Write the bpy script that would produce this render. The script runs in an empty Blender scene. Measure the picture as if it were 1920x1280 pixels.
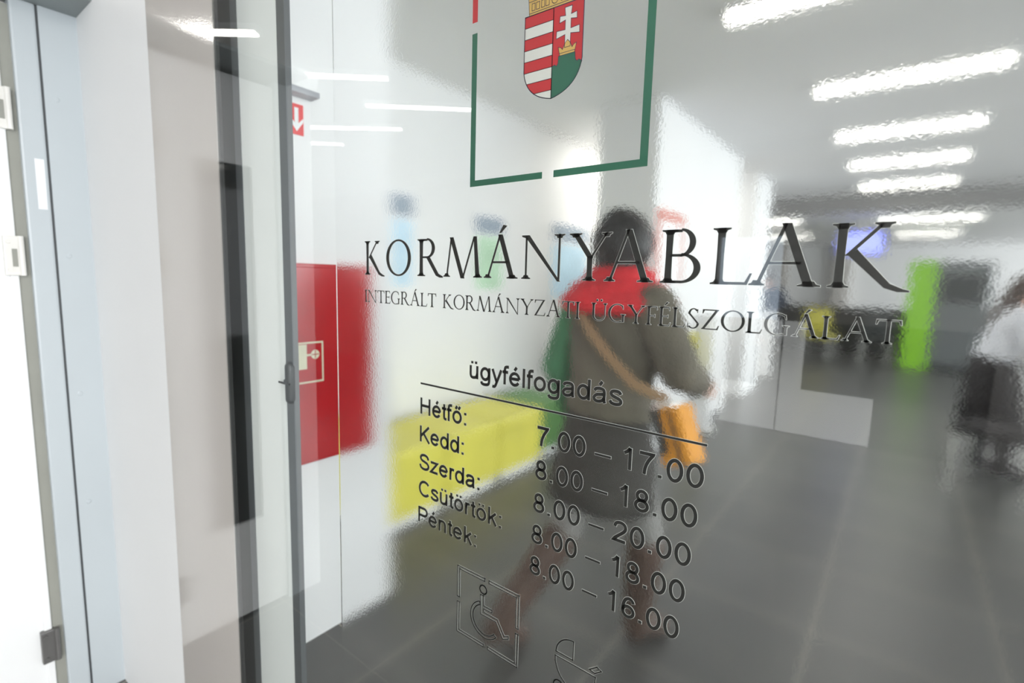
import bpy, bmesh, math, random
from mathutils import Vector, Matrix, Euler
random.seed(4)
scn = bpy.context.scene
COL = scn.collection

# ------------------------------------------------------------------ camera
CAMH = 1.40
cam_d = bpy.data.cameras.new('camera')
cam = bpy.data.objects.new('camera', cam_d); COL.objects.link(cam)
cam_d.sensor_width = 36.0; cam_d.lens = 945.0 / 1920 * 36.0
cam_d.clip_start = 0.02; cam_d.clip_end = 80
YAW, PITCH, ROLL = math.radians(37.6888), math.radians(-7.1244), math.radians(1.5805)
cf = Vector((-math.sin(YAW) * math.cos(PITCH), math.cos(YAW) * math.cos(PITCH), math.sin(PITCH)))
cr0 = Vector((math.cos(YAW), math.sin(YAW), 0)); cu0 = cr0.cross(cf)
cr = math.cos(ROLL) * cr0 + math.sin(ROLL) * cu0
cu = -math.sin(ROLL) * cr0 + math.cos(ROLL) * cu0
cam.matrix_world = Matrix(((cr.x, cu.x, -cf.x, 0), (cr.y, cu.y, -cf.y, 0), (cr.z, cu.z, -cf.z, CAMH), (0, 0, 0, 1)))
cam_d.dof.use_dof = True; cam_d.dof.focus_distance = 0.52; cam_d.dof.aperture_fstop = 6.3
scn.camera = cam

# ------------------------------------------------------------------ world, exposure, added area lights
w = bpy.data.worlds.new('sky'); scn.world = w; w.use_nodes = True
w.node_tree.nodes['Background'].inputs[0].default_value = (0.80, 0.90, 1.0, 1)
w.node_tree.nodes['Background'].inputs[1].default_value = 1.0
scn.view_settings.view_transform = 'Standard'; scn.view_settings.look = 'None'
scn.view_settings.exposure = 0.37; scn.view_settings.gamma = 1.0
scn.view_settings.use_curve_mapping = False
scn.cycles.max_bounces = 12; scn.cycles.transparent_max_bounces = 24
scn.cycles.transmission_bounces = 10; scn.cycles.diffuse_bounces = 5; scn.cycles.glossy_bounces = 5
scn.cycles.sample_clamp_indirect = 8.0
scn.cycles.caustics_refractive = True

def area(name, loc, rot, sx, sy, power, color=(1, 1, 1)):
    d = bpy.data.lights.new(name, 'AREA'); d.shape = 'RECTANGLE'; d.size = sx; d.size_y = sy
    d.energy = power; d.color = color
    o = bpy.data.objects.new(name, d); COL.objects.link(o); o.location = loc; o.rotation_euler = rot
    return o
PI = math.pi
# area lights added as fill at the unseen window walls on the right
area('added_light_lobby', (7.60, 5.6, 1.5), (0, PI / 2 + 0.35, 0), 2.0, 9.6, 400, (0.93, 0.97, 1.0))
area('added_light_rear', (7.60, 13.6, 1.5), (0, PI / 2, 0), 1.9, 5.0, 300, (0.96, 0.98, 1.0))
area('added_light_hall', (3.35, -2.0, 1.5), (0, PI / 2, 0), 2.0, 3.6, 145, (0.95, 0.98, 1.0))

# ------------------------------------------------------------------ materials
def nt(name):
    m = bpy.data.materials.new(name); m.use_nodes = True
    return m, m.node_tree.nodes, m.node_tree.links
def mat(name, col, rough=0.5, metal=0.0, var=0.06, scale=8.0, bump=0.0, bscale=40.0, spec=0.5, sheen=0.0):
    m, N, L = nt(name); b = N['Principled BSDF']
    b.inputs['Roughness'].default_value = rough; b.inputs['Metallic'].default_value = metal
    b.inputs['Specular IOR Level'].default_value = spec
    if sheen: b.inputs['Sheen Weight'].default_value = sheen
    tc = N.new('ShaderNodeTexCoord')
    n = N.new('ShaderNodeTexNoise'); n.inputs['Scale'].default_value = scale; n.inputs['Detail'].default_value = 3
    L.new(tc.outputs['Object'], n.inputs['Vector'])
    r = N.new('ShaderNodeValToRGB')
    r.color_ramp.elements[0].position = 0.3; r.color_ramp.elements[1].position = 0.7
    r.color_ramp.elements[0].color = (*[c * (1 - var) for c in col], 1)
    r.color_ramp.elements[1].color = (*[min(1, c * (1 + var)) for c in col], 1)
    L.new(n.outputs['Fac'], r.inputs['Fac']); L.new(r.outputs['Color'], b.inputs['Base Color'])
    if bump:
        n2 = N.new('ShaderNodeTexNoise'); n2.inputs['Scale'].default_value = bscale
        L.new(tc.outputs['Object'], n2.inputs['Vector'])
        bp = N.new('ShaderNodeBump'); bp.inputs['Strength'].default_value = 1.0; bp.inputs['Distance'].default_value = bump
        L.new(n2.outputs['Fac'], bp.inputs['Height']); L.new(bp.outputs['Normal'], b.inputs['Normal'])
    return m
def emit(name, col, s):
    m, N, L = nt(name); N.remove(N['Principled BSDF'])
    e = N.new('ShaderNodeEmission'); e.inputs[0].default_value = (*col, 1); e.inputs[1].default_value = s
    L.new(e.outputs[0], N['Material Output'].inputs[0]); return m
def glass_mat():
    m, N, L = nt('clear_glass'); N.remove(N['Principled BSDF'])
    t = N.new('ShaderNodeBsdfTransparent'); t.inputs[0].default_value = (0.985, 0.995, 0.988, 1)
    g = N.new('ShaderNodeBsdfGlossy'); g.inputs['Roughness'].default_value = 0.0
    f = N.new('ShaderNodeFresnel'); f.inputs['IOR'].default_value = 1.5
    geo = N.new('ShaderNodeNewGeometry')
    inv = N.new('ShaderNodeMath'); inv.operation = 'SUBTRACT'; inv.inputs[0].default_value = 1.0
    L.new(geo.outputs['Backfacing'], inv.inputs[1])
    mu = N.new('ShaderNodeMath'); mu.operation = 'MULTIPLY'; L.new(f.outputs[0], mu.inputs[0]); L.new(inv.outputs[0], mu.inputs[1])
    m2 = N.new('ShaderNodeMath'); m2.operation = 'MULTIPLY'; m2.use_clamp = True; m2.inputs[1].default_value = 1.15
    L.new(mu.outputs[0], m2.inputs[0])
    mx = N.new('ShaderNodeMixShader'); L.new(m2.outputs[0], mx.inputs[0]); L.new(t.outputs[0], mx.inputs[1]); L.new(g.outputs[0], mx.inputs[2])
    L.new(mx.outputs[0], N['Material Output'].inputs[0]); return m
def film_mat():
    # clear self-adhesive film with an orange-peel surface, a touch milky
    m, N, L = nt('orange_peel_film'); N.remove(N['Principled BSDF'])
    rf = N.new('ShaderNodeBsdfRefraction'); rf.inputs['IOR'].default_value = 1.10; rf.inputs['Roughness'].default_value = 0.23
    rf.inputs['Color'].default_value = (0.995, 0.995, 0.995, 1)
    tc = N.new('ShaderNodeTexCoord')
    n = N.new('ShaderNodeTexNoise'); n.inputs['Scale'].default_value = 330; n.inputs['Detail'].default_value = 1.0
    L.new(tc.outputs['Object'], n.inputs['Vector'])
    bp = N.new('ShaderNodeBump'); bp.inputs['Strength'].default_value = 1.0; bp.inputs['Distance'].default_value = 0.00018
    L.new(n.outputs['Fac'], bp.inputs['Height']); L.new(bp.outputs['Normal'], rf.inputs['Normal'])
    d = N.new('ShaderNodeBsdfTranslucent'); d.inputs[0].default_value = (0.9, 0.9, 0.88, 1)
    mx = N.new('ShaderNodeMixShader'); mx.inputs[0].default_value = 0.006
    L.new(rf.outputs[0], mx.inputs[1]); L.new(d.outputs[0], mx.inputs[2])
    L.new(mx.outputs[0], N['Material Output'].inputs[0]); return m
def floor_mat():
    m, N, L = nt('grey_floor_tiles'); b = N['Principled BSDF']; b.inputs['Roughness'].default_value = 0.33
    tc = N.new('ShaderNodeTexCoord'); mp = N.new('ShaderNodeMapping')
    mp.inputs['Location'].default_value = (1.37, -1.075, 0)
    L.new(tc.outputs['Object'], mp.inputs['Vector'])
    br = N.new('ShaderNodeTexBrick'); br.offset = 0.0; br.squash = 1.0
    br.inputs['Scale'].default_value = 1.0; br.inputs['Brick Width'].default_value = 0.6; br.inputs['Row Height'].default_value = 0.6
    br.inputs['Mortar Size'].default_value = 0.0034; br.inputs['Mortar Smooth'].default_value = 0.2
    br.inputs['Color1'].default_value = (0.104, 0.103, 0.099, 1); br.inputs['Color2'].default_value = (0.122, 0.120, 0.115, 1)
    br.inputs['Mortar'].default_value = (0.36, 0.33, 0.28, 1)
    L.new(mp.outputs[0], br.inputs['Vector'])
    n = N.new('ShaderNodeTexNoise'); n.inputs['Scale'].default_value = 3.0; n.inputs['Detail'].default_value = 5
    L.new(tc.outputs['Object'], n.inputs['Vector'])
    mx = N.new('ShaderNodeMixRGB'); mx.blend_type = 'MULTIPLY'; mx.inputs[0].default_value = 0.25
    L.new(br.outputs['Color'], mx.inputs[1]); L.new(n.outputs['Fac'], mx.inputs[2])
    L.new(mx.outputs[0], b.inputs['Base Color']); return m

WALL = mat('white_wall_paint', (0.83, 0.83, 0.83), 0.75, var=0.015, scale=2, bump=0.0004, bscale=120)
HALLWALL = mat('warm_grey_hall_paint', (0.47, 0.45, 0.43), 0.75, var=0.03, scale=2)
CEIL = mat('white_ceiling_paint', (0.88, 0.88, 0.88), 0.85, var=0.01, scale=2)
FLOOR = floor_mat()
TAUPE = mat('taupe_gloss_lacquer', (0.51, 0.475, 0.445), 0.09, var=0.02, scale=3, bump=0.00014, bscale=260, spec=0.35)
FRAMEGREY = mat('blue_grey_frame_paint', (0.50, 0.54, 0.565), 0.35, var=0.02, scale=3)
HEADGREY = mat('grey_green_lintel_paint', (0.26, 0.29, 0.29), 0.5, var=0.03)
DOORWHITE = mat('white_door_lacquer', (0.84, 0.84, 0.84), 0.35, var=0.01)
OLIVEGREY = mat('khaki_grey_seal', (0.30, 0.30, 0.265), 0.6, var=0.04)
BLACK = mat('black_rubber', (0.012, 0.012, 0.012), 0.45)
DARKSPACER = mat('black_spacer_bar', (0.010, 0.012, 0.011), 0.5)
ALUGREY = mat('anthracite_aluminium', (0.105, 0.112, 0.118), 0.45, var=0.03, scale=30)
ALUDARK = mat('dark_aluminium', (0.075, 0.080, 0.084), 0.5, var=0.03, scale=30)
STRIPWHITE = mat('white_aluminium', (0.80, 0.81, 0.80), 0.45, var=0.01)
CHROME = mat('brushed_steel', (0.62, 0.61, 0.58), 0.3, metal=0.9, var=0.04, scale=40)
HINGEW = mat('cream_hinge_cover', (0.78, 0.76, 0.72), 0.4)
HINGED = mat('grey_steel_hinge', (0.17, 0.165, 0.16), 0.4, metal=0.5)
LABEL = mat('white_paper_label', (0.84, 0.84, 0.86), 0.6)
VINYL = mat('black_vinyl', (0.011, 0.010, 0.009), 0.45)
HALO = mat('milky_vinyl_rim', (0.62, 0.62, 0.60), 0.6)
GLASS = glass_mat(); FILM = film_mat()
DARKGLASS = mat('dark_door_glass', (0.012, 0.014, 0.015), 0.05, spec=0.5)
EM_RED = mat('emblem_red', (0.47, 0.022, 0.028), 0.5); EM_GREEN = mat('emblem_green', (0.022, 0.115, 0.070), 0.5)
EM_WHITE = mat('emblem_silver', (0.60, 0.59, 0.56), 0.5); EM_GOLD = mat('emblem_gold', (0.56, 0.36, 0.10), 0.5)
EM_LINE = mat('emblem_outline', (0.02, 0.02, 0.06), 0.5)
FIRERED = mat('fire_red_enamel', (0.44, 0.008, 0.014), 0.22, var=0.05)
SIGNRED = mat('sign_red', (0.72, 0.020, 0.022), 0.4); SIGNCREAM = mat('luminous_cream', (0.72, 0.70, 0.52), 0.5)
SIGNWHITE = mat('sign_white', (0.88, 0.88, 0.88), 0.5)
YELLOW = mat('yellow_leatherette', (0.72, 0.665, 0.10), 0.42, var=0.06, scale=5, bump=0.001, bscale=6)
LEAFGREEN = mat('green_leatherette', (0.10, 0.24, 0.07), 0.45)
LIME = mat('lime_green_panel', (0.25, 0.56, 0.03), 0.4)
KIOSKGREY = mat('kiosk_grey', (0.13, 0.14, 0.14), 0.4); KIOSKDARK = mat('kiosk_dark', (0.04, 0.045, 0.045), 0.35)
LAMPON = emit('lamp_diffuser_glow', (1.0, 0.965, 0.90), 25.0)
SCREEN = emit('blue_screen_glow', (0.30, 0.34, 1.0), 1.6)
BACKLIT = emit('daylit_window_glow', (0.74, 0.87, 1.0), 4.2)
FROST = emit('daylit_frosted_glass', (0.97, 1.0, 0.98), 3.4)
COUNTERDARK = mat('dark_counter_laminate', (0.035, 0.034, 0.033), 0.4); BEIGE = mat('beige_wall_panel', (0.58, 0.55, 0.52), 0.6)
BULK = mat('grey_bulkhead', (0.27, 0.265, 0.26), 0.6)
SKIN = mat('skin', (0.56, 0.33, 0.25), 0.5); HAIRB = mat('black_hair', (0.014, 0.013, 0.013), 0.45, bump=0.006, bscale=60)
HAIRBR = mat('brown_hair', (0.045, 0.026, 0.018), 0.45, bump=0.004, bscale=50)
COAT = mat('olive_grey_wool', (0.135, 0.120, 0.090), 0.8, var=0.2, scale=9); SLEEVEG = mat('forest_green_wool', (0.065, 0.215, 0.105), 0.8, var=0.15)
SKIRTM = mat('charcoal_skirt_cloth', (0.055, 0.051, 0.045), 0.85, var=0.12); SCARF = mat('red_knit', (0.60, 0.018, 0.028), 0.8, var=0.2, scale=14)
TIGHTS = mat('grey_tights', (0.27, 0.262, 0.25), 0.7); BOOT = mat('brown_boot_leather', (0.092, 0.058, 0.044), 0.5, var=0.2)
STRAPM = mat('tan_strap_leather', (0.36, 0.23, 0.12), 0.6); BAGO = mat('orange_yellow_bag_cloth', (0.72, 0.30, 0.02), 0.6)
BLOUSE = mat('white_blouse_cloth', (0.72, 0.73, 0.78), 0.7); BLACKCLOTH = mat('black_cloth', (0.018, 0.015, 0.017), 0.8)
NAVY = mat('navy_cloth', (0.030, 0.040, 0.065), 0.8); PINKISH = mat('salmon_red_print', (0.62, 0.20, 0.15), 0.6)
P_BLUE = mat('pale_blue_print', (0.52, 0.72, 0.86), 0.6, var=0.15, scale=5); P_GREY = mat('slate_print', (0.28, 0.34, 0.42), 0.6)
P_GREEN = mat('pale_green_print', (0.48, 0.70, 0.50), 0.6, var=0.2, scale=4)

# ------------------------------------------------------------------ helpers
def link(name, me, parent=None):
    o = bpy.data.objects.new(name, me); COL.objects.link(o)
    if parent is not None: o.parent = parent
    return o
def obj(name, bm, mats, parent=None, smooth=False):
    me = bpy.data.meshes.new(name); bm.normal_update(); bm.to_mesh(me); bm.free()
    for m in (mats if isinstance(mats, (list, tuple)) else [mats]): me.materials.append(m)
    if smooth:
        for p in me.polygons: p.use_smooth = True
    o = link(name, me, parent)
    if parent is not None:
        # vertices are given in world space; keep the child local to its thing
        o.matrix_parent_inverse = Matrix.Identity(4)
        o.location = -Vector(parent['_o']) if '_o' in parent else (0, 0, 0)
    return o
def tag(o, label, cat, group=None):
    o['label'] = label; o['category'] = cat
    if group: o['group'] = group
    return o
def thing(name, label, cat, loc=(0, 0, 0), group=None):
    o = bpy.data.objects.new(name, None); COL.objects.link(o); o.location = loc; o['_o'] = tuple(loc)
    o.empty_display_size = 0.1
    return tag(o, label, cat, group)
def struct(name, bm, m, parent=None):
    o = obj(name, bm, m, parent)
    if parent is None: o['kind'] = 'structure'
    return o
def structroot(name, loc):
    o = bpy.data.objects.new(name, None); COL.objects.link(o); o.location = loc; o['_o'] = tuple(loc); o['kind'] = 'structure'
    return o
def box(bm, x0, x1, y0, y1, z0, z1, mi=0, bev=0.0):
    r = bmesh.ops.create_cube(bm, size=1.0)
    vs = r['verts']
    for v in vs:
        v.co = Vector(((x0 + x1) / 2 + v.co.x * (x1 - x0), (y0 + y1) / 2 + v.co.y * (y1 - y0), (z0 + z1) / 2 + v.co.z * (z1 - z0)))
    fs = {f for v in vs for f in v.link_faces}
    for f in fs: f.material_index = mi
    if bev > 0:
        es = list({e for v in vs for e in v.link_edges})
        rr = bmesh.ops.bevel(bm, geom=es, offset=bev, segments=2, affect='EDGES', profile=0.6)
        for f in rr['faces']: f.material_index = mi
    return bm
def B(x0, x1, y0, y1, z0, z1, bev=0.0):
    return box(bmesh.new(), x0, x1, y0, y1, z0, z1, 0, bev)
def cyl(bm, p0, p1, r0, r1=None, seg=16, mi=0):
    p0 = Vector(p0); p1 = Vector(p1); r1 = r0 if r1 is None else r1
    d = (p1 - p0); q = d.to_track_quat('Z', 'Y')
    rings = []
    for p, r in ((p0, r0), (p1, r1)):
        rings.append([bm.verts.new(p + q @ Vector((r * math.cos(2 * PI * k / seg), r * math.sin(2 * PI * k / seg), 0))) for k in range(seg)])
    for k in range(seg):
        bm.faces.new((rings[0][k], rings[0][(k + 1) % seg], rings[1][(k + 1) % seg], rings[1][k])).material_index = mi
    bm.faces.new(list(reversed(rings[0]))).material_index = mi; bm.faces.new(rings[1]).material_index = mi
    return bm
def capsule(bm, p0, p1, r0, r1, seg=14, n=4):
    p0 = Vector(p0); p1 = Vector(p1); d = p1 - p0; q = d.to_track_quat('Z', 'Y'); rings = []
    for p, r, s in ((p0, r0, -1), (p1, r1, 1)):
        rng = range(n, -1, -1) if s < 0 else range(0, n + 1)
        for k in rng:
            a = k / n * PI / 2 * 0.97
            z = s * r * math.sin(a); rr = r * math.cos(a)
            rings.append([bm.verts.new(p + q @ Vector((rr * math.cos(2 * PI * j / seg), rr * math.sin(2 * PI * j / seg), z))) for j in range(seg)])
    for a, b in zip(rings, rings[1:]):
        for j in range(seg): bm.faces.new((a[j], a[(j + 1) % seg], b[(j + 1) % seg], b[j]))
    bm.faces.new(list(reversed(rings[0]))); bm.faces.new(rings[-1])
    return bm
def ellip(bm, c, rx, ry, rz, rot=None, seg=20):
    r = bmesh.ops.create_uvsphere(bm, u_segments=seg, v_segments=seg // 2, radius=1.0)
    R = rot or Matrix.Identity(3)
    for v in r['verts']: v.co = Vector(c) + R @ Vector((v.co.x * rx, v.co.y * ry, v.co.z * rz))
    return bm
def loft(bm, secs, seg=28, cap=True):
    # secs: (centre, rx, ry, yaw)
    rings = []
    for c, rx, ry, yaw in secs:
        cs, sn = math.cos(yaw), math.sin(yaw)
        ring = []
        for k in range(seg):
            a = 2 * PI * k / seg; x, y = rx * math.cos(a), ry * math.sin(a)
            ring.append(bm.verts.new(Vector(c) + Vector((x * cs - y * sn, x * sn + y * cs, 0))))
        rings.append(ring)
    for a, b in zip(rings, rings[1:]):
        for j in range(seg): bm.faces.new((a[j], a[(j + 1) % seg], b[(j + 1) % seg], b[j]))
    if cap:
        bm.faces.new(list(reversed(rings[0]))); bm.faces.new(rings[-1])
    return bm
def remesh(o, vox, smooth=3):
    m = o.modifiers.new('remesh', 'REMESH'); m.mode = 'VOXEL'; m.voxel_size = vox; m.use_smooth_shade = True
    s = o.modifiers.new('smooth', 'SMOOTH'); s.factor = 0.5; s.iterations = smooth
    return o
def tube(bm, pts, r, seg=10, mi=0):
    for a, b in zip(pts, pts[1:]): cyl(bm, a, b, r, r, seg, mi)
    return bm

# ---------- flat vinyl shapes on a plane facing the viewer: sign coordinates (x, z)
def offset_poly(P, e):
    A = sum(P[i][0] * P[(i + 1) % len(P)][1] - P[(i + 1) % len(P)][0] * P[i][1] for i in range(len(P)))
    Q = P if A > 0 else P[::-1]
    out = []; n = len(Q)
    for i in range(n):
        a, b, c = Vector(Q[i - 1]), Vector(Q[i]), Vector(Q[(i + 1) % n])
        d1, d2 = (b - a), (c - b)
        if d1.length < 1e-9 or d2.length < 1e-9: out.append(tuple(b)); continue
        d1.normalize(); d2.normalize()
        n1, n2 = Vector((d1.y, -d1.x)), Vector((d2.y, -d2.x))
        m = n1 + n2
        if m.length < 0.2: m = n1
        m.normalize(); k = min(2.0, 1 / max(0.3, m.dot(n1)))
        out.append(tuple(b + m * e * k))
    return out
def add_poly(bm, P, y, mi=0):
    A = sum(P[i][0] * P[(i + 1) % len(P)][1] - P[(i + 1) % len(P)][0] * P[i][1] for i in range(len(P)))
    Q = P if A > 0 else P[::-1]
    vs = [bm.verts.new((p[0], y, p[1])) for p in Q]
    try: bm.faces.new(vs).material_index = mi
    except ValueError: pass
def strokes(bm, pts, wd, y, mi=0, closed=False):
    n = len(pts); rng = range(n if closed else n - 1)
    for i in rng:
        a, b = Vector(pts[i]), Vector(pts[(i + 1) % n]); d = (b - a)
        if d.length < 1e-9: continue
        d.normalize(); q = Vector((-d.y, d.x)) * wd / 2; e = d * wd / 2
        add_poly(bm, [tuple(a - q - e), tuple(b - q + e), tuple(b + q + e), tuple(a + q - e)], y, mi)

# ================================================================== THE SETTING
D = 0.45                      # distance of the glass plane
FY0, FY1 = 0.50, 0.56         # partition wall thickness around the glass
def W(name, *b): return struct(name, B(*b), WALL)
struct('floor', B(-9, 7.8, -4.6, 17, -0.12, 0), FLOOR)
struct('ceiling', B(-9, 7.8, -4.6, 8.95, 2.742, 2.86), CEIL)
struct('ceiling_rear', B(-9, 7.8, 9.10, 17, 2.5, 2.62), CEIL)
struct('trim_1', B(-9, 7.8, 8.95, 9.10, 2.49, 2.86), BULK)
# front partition that carries the glass
W('wall_front', -9, -1.424, D, 0.56, 0, 2.742)
W('wall_front_right', 0.52, 7.8, D, 0.56, 0, 2.742)
W('wall_lintel', -1.424, 0.52, D, 0.56, 2.36, 2.742)
# hall on the viewer's side
struct('wall_hall_left', B(-9.12, -9, -4.5, D, 0, 2.742), HALLWALL)
bm = bmesh.new()                                  # rear wall with its glazed openings
YB = -4.38
for b in ((-9, -1.50, 0, 2.742), (-1.50, 0.6, 1.86, 2.742), (-0.93, 0.6, 1.08, 1.86), (-1.50, -1.40, 0, 1.08), (0.6, 3.5, 0, 2.742)):
    box(bm, b[0], b[1], YB - 0.12, YB, b[2], b[3])
struct('wall_rear', bm, HALLWALL)
d2 = structroot('window_1', (-0.4, YB - .06, 0))
struct('dark_pane', B(-1.40, -1.09, YB - .10, YB - .08, .44, 1.08), DARKGLASS, d2)
struct('dark_pane', B(-0.69, 0.6, YB - .10, YB - .08, .44, 1.08), DARKGLASS, d2)
struct('dark_pane', B(-0.13, 0.6, YB - .10, YB - .08, 0, .44), DARKGLASS, d2)
struct('frosted_pane', B(-1.40, -0.885, YB - .10, YB - .08, .01, .44), FROST, d2); struct('frosted_pane', B(-0.875, -0.13, YB - .10, YB - .08, .01, .44), FROST, d2)
struct('frosted_pane', B(-1.09, -0.885, YB - .10, YB - .08, .44, 1.08), FROST, d2); struct('frosted_pane', B(-0.875, -0.69, YB - .10, YB - .08, .44, 1.08), FROST, d2)
struct('window_bar', B(-0.885, -0.875, YB - .10, YB - .07, 0, 1.08), ALUGREY, d2)
struct('bright_pane', B(-1.50, -0.93, YB - .10, YB - .08, 1.08, 1.86), BACKLIT, d2)
# unseen window walls made up for the added lights, right of both rooms (low sill, head)
def window_wall(name, x, y0, y1):
    bm = bmesh.new(); box(bm, x, x + .12, y0, y1, 0, .5); box(bm, x, x + .12, y0, y1, 2.5, 2.742)
    struct(name, bm, WALL)
window_wall('wall_right', 7.64, 0.56, 17)
window_wall('wall_hall_right', 3.38, -4.5, D)
for nm, x, y0, y1, k in (('unseen_window_2', 7.68, .56, 17, 9), ('unseen_window_3', 3.42, -4.5, D, 3)):
    r = structroot(nm, (x, (y0 + y1) / 2, .5)); bm = bmesh.new()
    for i in range(k + 1):
        yy = y0 + (y1 - y0) * i / k; box(bm, x - .03, x + .03, yy - .03, yy + .03, .5, 2.5)
    struct('window_frame', bm, ALUGREY, r); struct('window_pane', B(x - .004, x + .004, y0, y1, .5, 2.5), GLASS, r)
# lobby walls beyond the glass
W('wall_pier', -2.82, -1.673, 0.56, 1.335, 0, 2.742)
W('wall_left', -2.82, -2.70, 1.335, 9.6, 0, 2.742)
W('wall_column', -2.02, -1.53, 3.67, 5.95, 0, 2.742)
W('wall_column_rear', -1.80, -1.53, 6.75, 7.54, 0, 2.742)
W('wall_far', -9, 7.8, 16.2, 16.32, 0, 2.5)
W('wall_far_left', -9.1, -9, 0.56, 17, 0, 2.742)
struct('trim_2', B(-3.4, -2.7, 15.9, 16.2, 0, 2.5), BEIGE)
struct('trim_3', B(-1.55, -1.2, 15.9, 16.2, 0, 2.5), BEIGE)

# low door portal on the left of the viewer
XL = -1.985
struct('wall_portal', B(XL - .10, XL, -0.30, -0.20, 0, 2.13), WALL)
dr = structroot('door_1', (XL, 0.4, 0))
# frame: broad flat face, rounded outer edge, dark groove, inner face
struct('door_frame', B(XL - .06, XL, 0.3655, D, 0, 2.118, 0.0), FRAMEGREY, dr)
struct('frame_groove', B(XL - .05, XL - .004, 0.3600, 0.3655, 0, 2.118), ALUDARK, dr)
struct('frame_edge', B(XL - .06, XL + .004, 0.306, 0.360, 0, 2.118, .006), FRAMEGREY, dr)
struct('door_seal', B(XL - .05, XL - .012, 0.280, 0.306, 0, 2.10), OLIVEGREY, dr)
struct('frame_edge', B(XL - .06, XL + .004, -0.20, -0.15, 0, 2.118), FRAMEGREY, dr)
struct('door_lintel', B(XL - .06, XL + 0.16, -0.20, D, 2.118, 2.13), HEADGREY, dr)
bm = bmesh.new()                                   # leaf with a narrow glass slot
for b in ((0.14, 0.280, 0.01, 2.10), (-0.15, -0.06, 0.01, 2.10), (-0.06, 0.14, 0.01, 0.40), (-0.06, 0.14, 1.79, 2.10)):
    box(bm, XL - .055, XL - .012, b[0], b[1], b[2], b[3])
leaf = struct('door_leaf', bm, DOORWHITE, dr)
struct('glass_slot', B(XL - .04, XL - .03, -0.06, 0.14, 0.40, 1.79), DARKGLASS, dr)
struct('leaf_edge', B(XL - .014, XL - .004, 0.262, 0.280, 0.01, 2.10, .003), DOORWHITE, dr)
for k, (zc, hh, m) in enumerate(((1.823, .055, HINGEW), (1.425, .055, HINGEW), (0.232, .052, HINGED))):
    bm = bmesh.new()
    box(bm, XL - .014, XL + .006, 0.252, 0.286, zc - hh, zc + hh, 0, .003)
    cyl(bm, (XL + .004, 0.288, zc - hh), (XL + .004, 0.288, zc + hh), .007, .007, 12)
    for dz in (-.7, .7): cyl(bm, (XL + .003, 0.262, zc + dz * hh), (XL + .010, 0.262, zc + dz * hh), .006, .005, 10)
    h = struct('hinge', bm, m, dr)
    if m is HINGEW: struct('hinge_slot', B(XL + .0055, XL + .0075, 0.268, 0.279, zc - hh * .55, zc + hh * .35), OLIVEGREY, h)
lab = struct('frame_label', B(XL + .0035, XL + .0045, 0.332, 0.352, 1.56, 1.70), LABEL, dr)
bm = bmesh.new()
for zc in (1.875, 1.43, 1.01, 0.66): ellip(bm, (XL, 0.392, zc), .002, .007, .008, seg=10)
struct('screw_cap', bm, FRAMEGREY, dr)

# ================================================================== THE GLASS DOOR
S = 0.9                                            # sign units -> metres on the glass plane
def sx(x): return S * x
def sz(z): return CAMH + S * (z - CAMH)
gd = thing('glass_door', 'glass door with black opening-hours lettering and a green-framed coat of arms', 'door', (-0.4, D + .01, 0))
YV, YH = D + 0.0002, D + 0.0005                    # vinyl and its rim
obj('glass_pane', B(-1.0705, 0.46, D - .0075, D - .0010, 0.03, 2.34), GLASS, gd)
obj('film', B(sx(-0.771), 0.455, D + .0012, D + .0032, 0.04, 2.33), FILM, gd)
bm = B(-1.424, -1.078, D - .0015, D + .004, 0.0, 2.36, .001); o = obj('jamb_panel', bm, TAUPE, gd); o['label'] = 'taupe lacquered panel'
obj('gasket', B(-1.078, -1.0705, D - .0020, D + .004, 0.0, 2.36), BLACK, gd)
YP = D + .034                                      # profiles just behind the pane
f = (D + .034) / .53
obj('spacer_bar', B(-1.40 * f, -1.1925 * f, YP, YP + .003, 0, 2.36), DARKSPACER, gd)
obj('frame_profile', B(-1.1925 * f, -1.163 * f, YP, YP + .004, 0, 2.36), ALUGREY, gd)
o = obj('frame_profile', B(-1.163 * f, -1.001 * f, YP + .001, YP + .012, 0, 2.36), STRIPWHITE, gd); o['label'] = 'white frame profile'
st = obj('lock_stile', B(-1.001 * f, -0.972 * f, YP, YP + .011, 0, 2.36), ALUDARK, gd)
bm = bmesh.new()
xl = -0.981 * f; zl = sz(1.17)
capsule(bm, (xl, YP - .002, sz(1.137)), (xl, YP - .002, sz(1.205)), .0095, .0095)
obj('lock_case', bm, BLACK, st, True)
bm = bmesh.new(); cyl(bm, (xl - .0015, YP - .012, zl + .004), (xl - .0015, YP - .008, zl + .004), .005, .005); box(bm, xl - .03, xl + .014, YP - .010, YP - .008, zl - .002, zl + .0015)
obj('lock_knob_reflection', bm, BLACK, st)  # small knob; the thin bar models a reflected line across the lock
obj('frame_profile', B(0.455, 0.52, D - .01, D + .05, 0, 2.36), ALUDARK, gd)

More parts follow.
